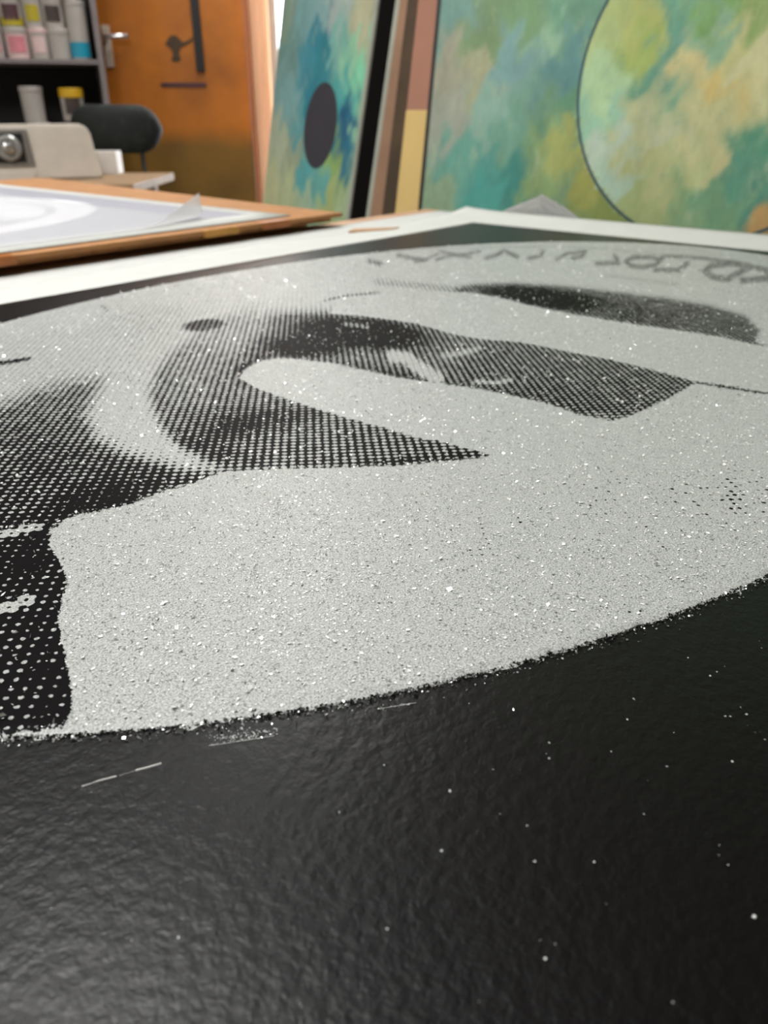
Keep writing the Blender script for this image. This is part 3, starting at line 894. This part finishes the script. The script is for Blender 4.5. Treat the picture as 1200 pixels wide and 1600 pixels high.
# ------------------------------------------------------------------ leaning paintings and boards
def frame_of(px, py, y, az, lean):
    """Frame of a leaning panel whose left edge passes the pixel at depth y; origin on the floor"""
    a_ = math.radians(az); l_ = math.radians(lean)
    t = Vector((math.cos(a_), -math.sin(a_), 0))
    u = Vector((math.sin(a_) * math.sin(l_), math.cos(a_) * math.sin(l_), math.cos(l_)))
    back = u.cross(t)
    p = Vector(Wy(px, py, y))
    o = p - u * (p.z / u.z)
    m = Matrix((t, back, u)).transposed().to_4x4(); m.translation = o
    return m
def uv(m, px, py):
    n_ = np.array(m.to_3x3() @ Vector((0, 1, 0)))
    p = Wp(px, py, np.array(m.translation), n_)
    q = m.inverted() @ Vector(p)
    return q.x, q.z
def painted(parent, m, w, h, samples, th=0.035, circle=None, side='greyboard'):
    """canvas with its own painted face"""
    box('canvas', (0, w, 0.0015, th, 0, h), side, parent, 0.002)
    nx, nz = 160, 220
    xs, zs = np.meshgrid(np.linspace(0, w, nx), np.linspace(0, h, nz), indexing='ij')
    P = np.stack([xs.ravel(), zs.ravel()], 1)
    S = np.array([uv(m, s[0], s[1]) for s in samples]); Cc = np.array([lin(s[2:5]) for s in samples])
    ins = lambda A_: np.hypot(A_[:, 0] - circle[0], A_[:, 1] - circle[1]) < circle[2]
    P0 = P
    wx = 0.016 * np.sin(P[:, 0] * 61 + 2 * np.sin(P[:, 1] * 37)) + 0.009 * np.sin(P[:, 1] * 140 + 3 * np.sin(P[:, 0] * 90))
    wz = 0.02 * np.sin(P[:, 1] * 47 + 2.3 * np.sin(P[:, 0] * 52)) + 0.01 * np.sin(P[:, 0] * 150 + 2 * np.sin(P[:, 1] * 80))
    P = P + np.stack([wx, wz], 1)
    num = np.zeros((len(P), 3)); den = np.zeros(len(P))
    Pi = ins(P0) if circle else None; Si = ins(S) if circle else None
    for i_ in range(len(S)):
        wt = 1.0 / (((P - S[i_]) ** 2).sum(1) + 0.00015) ** 2.2
        if circle: wt = np.where(Pi == Si[i_], wt, wt * 1e-3)
        num += wt[:, None] * Cc[i_]; den += wt
    col = num / den[:, None]
    P = P0
    V_ = np.stack([P[:, 0], np.zeros(len(P)), P[:, 1]], 1)
    i, j = np.meshgrid(np.arange(nx - 1), np.arange(nz - 1), indexing='ij')
    a_ = (i * nz + j).ravel(); q = np.stack([a_, a_ + nz, a_ + nz + 1, a_ + 1], 1)
    me_ = bpy.data.meshes.new('painted_face')
    me_.from_pydata(V_.tolist(), [], q.tolist()); me_.update()
    ca = me_.color_attributes.new('paint', 'FLOAT_COLOR', 'POINT')
    ca.data.foreach_set('color', np.concatenate([col, np.ones((len(P), 1))], 1).astype(np.float32).reshape(-1))
    return link_mesh('painted_face', me_, 'paint', parent)

# large painting at the right
m = frame_of(657, 345, 1.60, 40, 7.5)
RS = [(700, 30, 110, 150, 140), (700, 100, 150, 150, 130), (700, 180, 150, 155, 140), (720, 250, 95, 150, 135), (690, 320, 130, 155, 125), (760, 50, 112, 140, 100), (745, 110, 156, 158, 125), (760, 180, 130, 165, 150), (760, 255, 72, 145, 135), (755, 315, 70, 148, 138),
      (800, 100, 112, 150, 148), (800, 200, 105, 150, 130), (800, 285, 56, 128, 118), (835, 250, 130, 160, 105), (850, 300, 125, 150, 100), (860, 60, 135, 170, 142), (882, 100, 86, 132, 130), (890, 170, 92, 140, 110), (888, 225, 152, 160, 92), (915, 280, 142, 146, 75), (930, 330, 120, 135, 70), (900, 20, 95, 140, 115), (870, 330, 112, 140, 105), (820, 20, 110, 145, 105),
      (965, 50, 165, 182, 122), (1000, 40, 165, 172, 100), (935, 130, 165, 195, 150), (925, 190, 142, 186, 158), (940, 240, 172, 190, 172), (955, 290, 160, 186, 165), (1000, 75, 150, 168, 88), (1060, 30, 90, 146, 124), (1050, 80, 98, 148, 130), (1035, 98, 92, 145, 122), (1075, 100, 192, 182, 128), (1012, 130, 92, 146, 120), (1000, 180, 180, 184, 140), (1035, 220, 172, 178, 145), (1000, 250, 165, 170, 115),
      (1100, 200, 186, 186, 136), (1120, 250, 186, 181, 132), (1100, 300, 98, 144, 110), (1150, 60, 182, 182, 126), (1180, 100, 188, 188, 142), (1130, 120, 195, 175, 108), (1130, 25, 108, 150, 85), (1180, 15, 128, 154, 88), (1195, 220, 75, 138, 110), (1160, 275, 82, 140, 116), (1180, 320, 66, 128, 110), (1000, 320, 150, 164, 110), (1060, 310, 122, 154, 112), (1130, 330, 106, 148, 112), (1190, 352, 175, 140, 85), (1080, 265, 166, 176, 126), (1045, 280, 166, 170, 120), (1110, 70, 120, 160, 130)]
ca0 = uv(m, 903, 178); ca1 = uv(m, 950, 0); ca2 = uv(m, 985, 345)
# circle through the three points of the painted arc
def circ3(p1, p2, p3):
    ax, ay = p1; bx_, by_ = p2; cx_, cy_ = p3
    D_ = 2 * (ax * (by_ - cy_) + bx_ * (cy_ - ay) + cx_ * (ay - by_))
    ux_ = ((ax ** 2 + ay ** 2) * (by_ - cy_) + (bx_ ** 2 + by_ ** 2) * (cy_ - ay) + (cx_ ** 2 + cy_ ** 2) * (ay - by_)) / D_
    uy_ = ((ax ** 2 + ay ** 2) * (cx_ - bx_) + (bx_ ** 2 + by_ ** 2) * (ax - cx_) + (cx_ ** 2 + cy_ ** 2) * (bx_ - ax)) / D_
    return ux_, uy_, math.hypot(ax - ux_, ay - uy_)
CR = circ3(ca0, ca1, ca2)
print('right painting circle', CR)
big = empty('painting', matrix=m, label='large green and ochre abstract painting with a big thin outlined circle', cat='painting')
painted(big, m, max(1.25, CR[0] + CR[2] + 0.1), 1.75, RS, circle=CR)
bm = BM()
n_ = 120
ro = [bm.verts.new((CR[0] + (CR[2] + 0.0022) * math.cos(2 * math.pi * i / n_), -0.0006, CR[1] + (CR[2] + 0.0022) * math.sin(2 * math.pi * i / n_))) for i in range(n_)]
ri = [bm.verts.new((CR[0] + (CR[2] - 0.0022) * math.cos(2 * math.pi * i / n_), -0.0006, CR[1] + (CR[2] - 0.0022) * math.sin(2 * math.pi * i / n_))) for i in range(n_)]
for i in range(n_): bm.faces.new((ro[i], ro[(i + 1) % n_], ri[(i + 1) % n_], ri[i]))
obj('circle_line', bm, 'line', big)
box('edge_strip', (-0.008, 0.0, -0.001, 0.037, 0, 1.75), 'black_plastic', big)

# narrower painting with the dark disc
m = frame_of(412, 310, 2.30, 60, 10.6)
LS = [(445, 20, 118, 138, 122), (470, 30, 108, 148, 148), (525, 10, 150, 165, 160), (565, 30, 168, 168, 138), (455, 80, 100, 135, 130), (450, 150, 110, 150, 150), (438, 220, 152, 162, 138), (428, 290, 168, 172, 132), (485, 80, 55, 125, 140), (502, 60, 35, 115, 130), (500, 110, 38, 118, 130), (490, 145, 36, 118, 135), (468, 200, 84, 142, 145),
      (525, 80, 112, 166, 155), (552, 80, 132, 182, 150), (560, 120, 120, 192, 155), (538, 150, 60, 150, 150), (543, 190, 14, 84, 118), (538, 235, 18, 96, 124), (475, 272, 76, 148, 150), (502, 282, 90, 152, 146), (520, 258, 130, 160, 88), (515, 310, 152, 166, 108), (540, 322, 152, 172, 132), (470, 320, 152, 172, 142), (562, 190, 130, 176, 146), (452, 300, 162, 172, 132), (588, 20, 150, 152, 122), (455, 245, 140, 150, 125), (500, 20, 120, 155, 155)]
w_l = uv(m, 546, 335)[0]
lp_ = empty('painting', matrix=m, label='teal painting with a solid dark disc standing beside the curtain', cat='painting')
painted(lp_, m, w_l, 1.6, LS, th=0.05, side='black_board')
dx, dz = uv(m, 500, 197)
rz_ = (uv(m, 500, 130)[1] - uv(m, 500, 265)[1]) / 2
bm = BM()
ring_ = [(dx + 0.92 * rz_ * math.cos(2 * math.pi * i / 48), dz + rz_ * math.sin(2 * math.pi * i / 48)) for i in range(48)]
f_ = bm.faces.new([bm.verts.new((p[0], -0.0008, p[1])) for p in ring_])
obj('dark_disc', bm, 'dark_disc', lp_)
box('pale_edge', (w_l - 0.012, w_l + 0.001, -0.0015, 0.003, 0, 1.6), 'greyboard', lp_)

# boards stacked edge by edge between the two paintings
def board(px0, px1, py, y, az, lean, h, th, mat, label, name='leaning_board', extra=None):
    mm = frame_of(px0, py, y, az, lean)
    w_ = uv(mm, px1, py)[0]
    d_ = empty(name, matrix=mm, label=label, cat='board', group='boards leaning between the paintings')
    box('board_panel', (0, w_, 0, th, 0, h), mat, d_, 0.0015)
    return d_, mm, w_
BAZ, BL = 42, 13.2
board(570, 577, 347, 1.800, BAZ, BL, 1.58, 0.006, 'greyboard', 'thin grey-green board edge next to the teal painting')
board(576, 597, 348, 1.778, BAZ, BL, 1.5, 0.012, 'brownboard', 'brown board between the thin grey-green board and the dark gap strip')
board(595, 620, 348, 1.748, BAZ, 11.0, 1.5, 0.012, 'darkbrown', 'dark brown strip standing in for the gap beside the yellow and mauve board')  # strip put in to colour the dark gap between boards
mm = frame_of(616, 348, 1.672, BAZ, 9.5)
w_ = uv(mm, 654, 346)[0]
ybz = uv(mm, 650, 172)[1]
d_ = empty('leaning_board', matrix=mm, label='mauve board with a sand yellow lower part beside the large green painting', cat='board', group='boards leaning between the paintings')
box('mauve_panel', (0, w_, 0, 0.014, ybz, 1.5), 'mauve', d_, 0.001)
box('yellow_panel', (0, w_, -0.001, 0.014, 0, ybz), 'sand', d_, 0.001)

# partition walls that the paintings lean on
def partition(name, px, py, y, az, back, length, left=0.0):
    mm = frame_of(px, py, y, az, 0)
    o = box(name, (left, length, back, back + 0.08, 0, CEIL), 'brownboard')
    o.matrix_world = mm
    return struct(o)
partition('wall_partition_right', 657, 345, 1.60, 40, 0.19, 2.2, 0.02)
partition('wall_partition_far', 412, 310, 2.30, 60, 0.24, 0.62, 0.1)

# ------------------------------------------------------------------ side table, machine, box
YM = 2.6
zs_ = Wy(190, 284, YM)[2]
xr = Wy(222, 278, YM)[0]
st_ = empty('side_table', (0, 0, 0), 0, 'pale wooden side table behind the left worktable', 'table')
box('table_top', (xr - 1.15, xr, YM - 0.10, YM + 0.40, zs_ - 0.025, zs_), 'wood', st_, 0.004)
for x in (xr - 1.08, xr - 0.07):
    for y in (YM - 0.0, YM + 0.33):
        box('leg', (x - 0.022, x + 0.022, y - 0.022, y + 0.022, 0, zs_ - 0.025), 'wood', st_, 0.003)
mc = empty('desktop_machine', (Wy(40, 280, YM)[0], YM + 0.06, zs_), math.radians(22), 'beige plastic machine with a silver round dial on the side table', 'machine')
X0 = Wy(40, 280, YM)[0]
def ml(px, py): 
    p = Wy(px, py, YM); return p[0] - X0, p[2] - zs_
def front_prism(name, pts, y0, y1, mat, bev=0.0):
    bm_ = BM()
    lo = [bm_.verts.new((p[0], y0, p[1])) for p in pts]; hi = [bm_.verts.new((p[0], y1, p[1])) for p in pts]
    k_ = len(pts)
    bm_.faces.new(lo); bm_.faces.new(hi[::-1])
    for i in range(k_): bm_.faces.new((lo[i], lo[(i + 1) % k_], hi[(i + 1) % k_], hi[i]))
    if bev: bmesh.ops.bevel(bm_, geom=bm_.edges[:], offset=bev, segments=2, affect='EDGES')
    return obj(name, bm_, mat, mc)
xt = ml(119, 195)[0]; zt = ml(119, 195)[1]
pts = [(ml(-150, 280)[0], 0.0), (ml(147, 275)[0], 0.0), (ml(143, 265)[0], 0.025), (ml(131, 228)[0], zt * 0.55), (ml(124, 204)[0], zt * 0.88), (xt - 0.012, zt), (ml(-150, 200)[0], zt)]
front_prism('housing', pts, 0, 0.11, 'beige', 0.006)
a_, b_ = ml(-140, 262); c_, e_ = ml(28, 203)
front_prism('control_panel', [(a_, b_), (c_ + 0.008, b_), (c_, e_), (a_, e_)], -0.004, 0.004, 'grey_panel')
a_, b_ = ml(-60, 255); c_, e_ = ml(21, 209)
front_prism('dial_recess', [(a_, b_), (c_, b_), (c_, e_), (a_, e_)], -0.006, 0.0, 'black_plastic')
def disc_y(name, cx_, cz_, prof, mat):
    bm_ = lathe(BM(), prof, 32)
    bmesh.ops.rotate(bm_, verts=bm_.verts, cent=(0, 0, 0), matrix=Matrix.Rotation(math.pi / 2, 3, 'X'))
    o = obj(name, bm_, mat, mc, (cx_, -0.006, cz_), smooth=False)
    return o
dxx, dzz = ml(3, 232)
rd = ml(22, 232)[0] - dxx
dd = disc_y('dial', dxx, dzz, [(rd, 0), (rd, 0.006), (rd * 0.85, 0.012), (rd * 0.62, 0.012), (rd * 0.6, 0.006)], 'silver')
disc_y('dial_knob', dxx, dzz, [(rd * 0.5, 0.004), (rd * 0.45, 0.02), (rd * 0.3, 0.024)], 'chrome')
front_prism('base_strip', [(ml(-150, 280)[0], -0.0), (ml(42, 280)[0], -0.0), (ml(42, 266)[0], 0.026), (ml(-150, 266)[0], 0.026)], -0.006, 0.0, 'beige')

b0 = Wy(142, 272, YM + 0.33); b1 = Wy(182, 236, YM + 0.33)
bxw = b1[0] - b0[0]
pb = empty('small_carton', ((b0[0] + b1[0]) / 2, YM + 0.34, zs_), 0, 'small white and pink carton beside the beige machine', 'box')
box('carton_body', (-bxw / 2, bxw / 2, -0.02, 0.04, 0, b1[2] - zs_), 'white_plastic', pb, 0.002)
box('pink_panel', (-bxw / 2 + 0.002, -bxw * 0.22, -0.0205, -0.02, 0.01, (b1[2] - zs_) * 0.95), 'palepink', pb)

# ------------------------------------------------------------------ chair with dark green back
YC = 3.14
cl, cr = Wy(103, 200, YC), Wy(247, 200, YC)
ctop, cbot = Wy(175, 163, YC)[2], Wy(175, 240, YC)[2]
cxm = (cl[0] + cr[0]) / 2; cw = cr[0] - cl[0]
ch = empty('studio_chair', (cxm, YC + 0.25, 0), 0, 'studio chair with a dark green rounded backrest before the orange door', 'chair')
bm = BM()
hb = (ctop - cbot) / 2; zc_ = (ctop + cbot) / 2
NS = 28
prev = None; rings = []
for i in range(NS + 1):
    x = -cw / 2 + cw * i / NS
    e = 0.42 * cw
    tt_ = max(0.0, (abs(x) - (cw / 2 - hb)) / hb)
    hh_ = hb * math.sqrt(max(0.02, 1 - tt_ ** 2))
    yb = -0.25 - 0.05 * (1 - (2 * x / cw) ** 2) + 0.05
    th_ = 0.03 * (0.35 + 0.65 * hh_ / hb)
    rings.append([bm.verts.new((x, yb + th_ * math.cos(a_), zc_ + hh_ * (abs(math.sin(a_)) ** 0.7) * (1 if math.sin(a_) >= 0 else -1))) for a_ in [2 * math.pi * k_ / 20 for k_ in range(20)]])
for r0, r1 in zip(rings[:-1], rings[1:]):
    for k_ in range(20): bm.faces.new((r0[k_], r0[(k_ + 1) % 20], r1[(k_ + 1) % 20], r1[k_]))
bm.faces.new(rings[0][::-1]); bm.faces.new(rings[-1])
obj('backrest', bm, 'vinyl', ch, smooth=True)
px_ = Wy(222, 250, YC)[0] - cxm
for s in (-1, 1):
    bm = BM(); tube(bm, [(s * px_, -0.235, zc_ - 0.02), (s * px_, -0.235, 0.47), (s * px_ * 0.9, -0.12, 0.445), (s * px_ * 0.9, 0.1, 0.445)], 0.011)
    obj('back_post', bm, 'black_plastic', ch, smooth=True)
bm = BM(); bx(bm, -0.21, 0.21, -0.2, 0.22, 0.45, 0.50, 0.02)
obj('seat', bm, 'vinyl', ch)
for sx_ in (-1, 1):
    for sy_ in (-1, 1):
        bm = BM(); tube(bm, [(sx_ * 0.17, 0.01 + sy_ * 0.16, 0.45), (sx_ * 0.20, 0.01 + sy_ * 0.19, 0.0)], 0.011)
        obj('leg', bm, 'black_plastic', ch, smooth=True)

# ------------------------------------------------------------------ shelf with ink tubs
SR = math.radians(20.0)
pr0 = Wy(163, 100, 3.66)
sh = empty('shelf_unit', (pr0[0], pr0[1], 0), SR, 'grey shelf unit full of ink tubs beside the orange door', 'shelf')
SHM = Matrix.Translation((pr0[0], pr0[1], 0)) @ Matrix.Rotation(SR, 4, 'Z')
SW, SD = 0.95, 0.32
def shp(px, py, dy=0.0):
    n_ = np.array(SHM.to_3x3() @ Vector((0, 1, 0)))
    o_ = np.array(SHM @ Vector((0, dy, 0)))
    q = SHM.inverted() @ Vector(Wp(px, py, o_, n_)); return q.x, q.z
box('side_panel', (-0.022, 0, 0, SD, 0, 1.95), 'shelf', sh, 0.002)
box('side_panel', (-SW, -SW + 0.022, 0, SD, 0, 1.95), 'shelf', sh, 0.002)
box('back_panel', (-SW + 0.022, -0.022, SD - 0.01, SD, 0.0, 1.95), 'dark', sh)  # near-black colour stands for the shaded void behind the tubs
zsh = shp(70, 92)[1]
zlow = zsh - 0.335
SHELF_Z = [zlow, zsh, zsh + 0.42]
for z_ in [0.08, zlow - 0.30] + SHELF_Z + [1.93]:
    box('shelf_board', (-SW + 0.022, -0.022, 0.004, SD - 0.01, z_ - 0.016, z_), 'shelf', sh, 0.0015)

def tub(px, z, r, h, body, lid, label_mat, label, dy=0.02, band=None, lid_h=0.02):
    x, _ = shp(px, 60, dy + r)
    d_ = empty('ink_tub', label=label, cat='tub', group='ink tubs on the grey shelf', matrix=SHM @ Matrix.Translation((x, dy + r, z)))
    bm_ = lathe(BM(), [(r * 0.90, 0), (r * 0.92, 0.003), (r * 0.97, h - lid_h)], 24)
    tb_ = obj('tub_body', bm_, body, d_)
    bm_ = lathe(BM(), [(r * 1.0, h - lid_h), (r * 1.02, h - lid_h + 0.003), (r * 1.02, h - 0.003), (r * 0.97, h), (r * 0.9, h - 0.002)], 24)
    obj('tub_lid', bm_, lid, d_)
    def wrap(z0, z1, a0_, a1_, mt, nm):
        bm2 = BM(); k_ = 10; rr_ = r * 0.975
        lo = []; hi = []
        for i in range(k_ + 1):
            t_ = math.radians(a0_ + (a1_ - a0_) * i / k_)
            lo.append(bm2.verts.new((rr_ * math.cos(t_), rr_ * math.sin(t_), z0))); hi.append(bm2.verts.new((rr_ * math.cos(t_), rr_ * math.sin(t_), z1)))
        for i in range(k_): bm2.faces.new((lo[i], lo[i + 1], hi[i + 1], hi[i]))
        obj(nm, bm2, mt, tb_)
    if label_mat: wrap(h * 0.2, h * 0.72, -130, -50, label_mat, 'paper_label')
    if band: wrap(h * 0.04, h * 0.30, -150, -30, band, 'colour_band')
    return d_
H1 = 0.108
R1 = 0.047
z1 = zsh
tub(-14, z1, R1, H1, 'tubwhite_shaded', 'tubwhite_shaded', 'pink', 'leftmost white tub on the main shelf, bottom row')
tub(26, z1, R1, H1, 'palepink', 'tubwhite_shaded', 'pink', 'tub with a big pink label on the main shelf')
tub(60, z1, R1 * 0.8, H1, 'tubwhite_shaded', 'palepink', 'palepink', 'narrow tub with a pale pink lid on the main shelf')
tub(91, z1, R1 * 0.92, H1, 'tubwhite_shaded', 'tubwhite_shaded', None, 'plain white tub on the main shelf beside the teal bottomed one')
tub(123, z1, R1 * 0.92, 0.205, 'tubwhite_shaded', 'tubwhite_shaded', None, 'tall white tub with a teal bottom by the shelf side', band='teal')
z2 = z1 + H1
tub(-14, z2, R1, 0.105, 'tubwhite_shaded', 'tubwhite_shaded', 'darklabel', 'leftmost white tub of the second row on the main shelf')
tub(24, z2, R1, 0.105, 'tubwhite_shaded', 'tubwhite_shaded', 'maroon', 'white tub with a dark label and yellow band, above the pink labelled tub', band='olive')
tub(57, z2, R1 * 0.8, 0.105, 'tubwhite_shaded', 'tubwhite_shaded', 'olive', 'narrow white tub with a yellow-green label in the second row')
tub(88, z2, R1 * 0.92, 0.105, 'tubwhite_shaded', 'tubwhite_shaded', 'darklabel', 'white tub with a dark brown label next to the tall tub')
z3 = z2 + 0.105
tub(12, z3, R1, 0.10, 'tubwhite_shaded', 'tubwhite_shaded', None, 'plain white tub at the left of the topmost row in view')
tub(46, z3, R1 * 0.85, 0.10, 'tubwhite_shaded', 'tubwhite_shaded', 'darklabel', 'white tub with a dark label in the topmost row in view')
tub(84, z3, R1 * 0.9, 0.10, 'maroon', 'tubwhite_shaded', None, 'dark maroon tub in the topmost row in view')
tub(114, z1 + 0.205, R1 * 0.9, 0.10, 'tubwhite_shaded', 'tubwhite_shaded', None, 'white tub standing on the tall teal bottomed tub')
z4 = zlow
tub(36, z4, R1 * 0.98, 0.11, 'tubwhite_shaded', 'tubwhite_shaded', 'red', 'white tub with a rust red mark on the lower shelf')
tub(33, z4 + 0.11, R1 * 0.95, 0.13, 'tubwhite_shaded', 'tubwhite_shaded', None, 'plain white tub on top of the rust marked tub')
tub(69, z4, R1 * 0.95, 0.105, 'tubwhite_shaded', 'palepink', 'darklabel', 'tub with a pink lid and dark label on the lower shelf', band='olive')
tub(105, z4, R1 * 0.98, 0.115, 'tubwhite_shaded', 'tubwhite_shaded', None, 'pale tub under the yellow lidded one on the lower shelf')
tub(97, z4 + 0.115, R1 * 1.0, 0.12, 'tubwhite_shaded', 'yellow', 'darklabel', 'tub with a yellow lid on the lower shelf', lid_h=0.035)
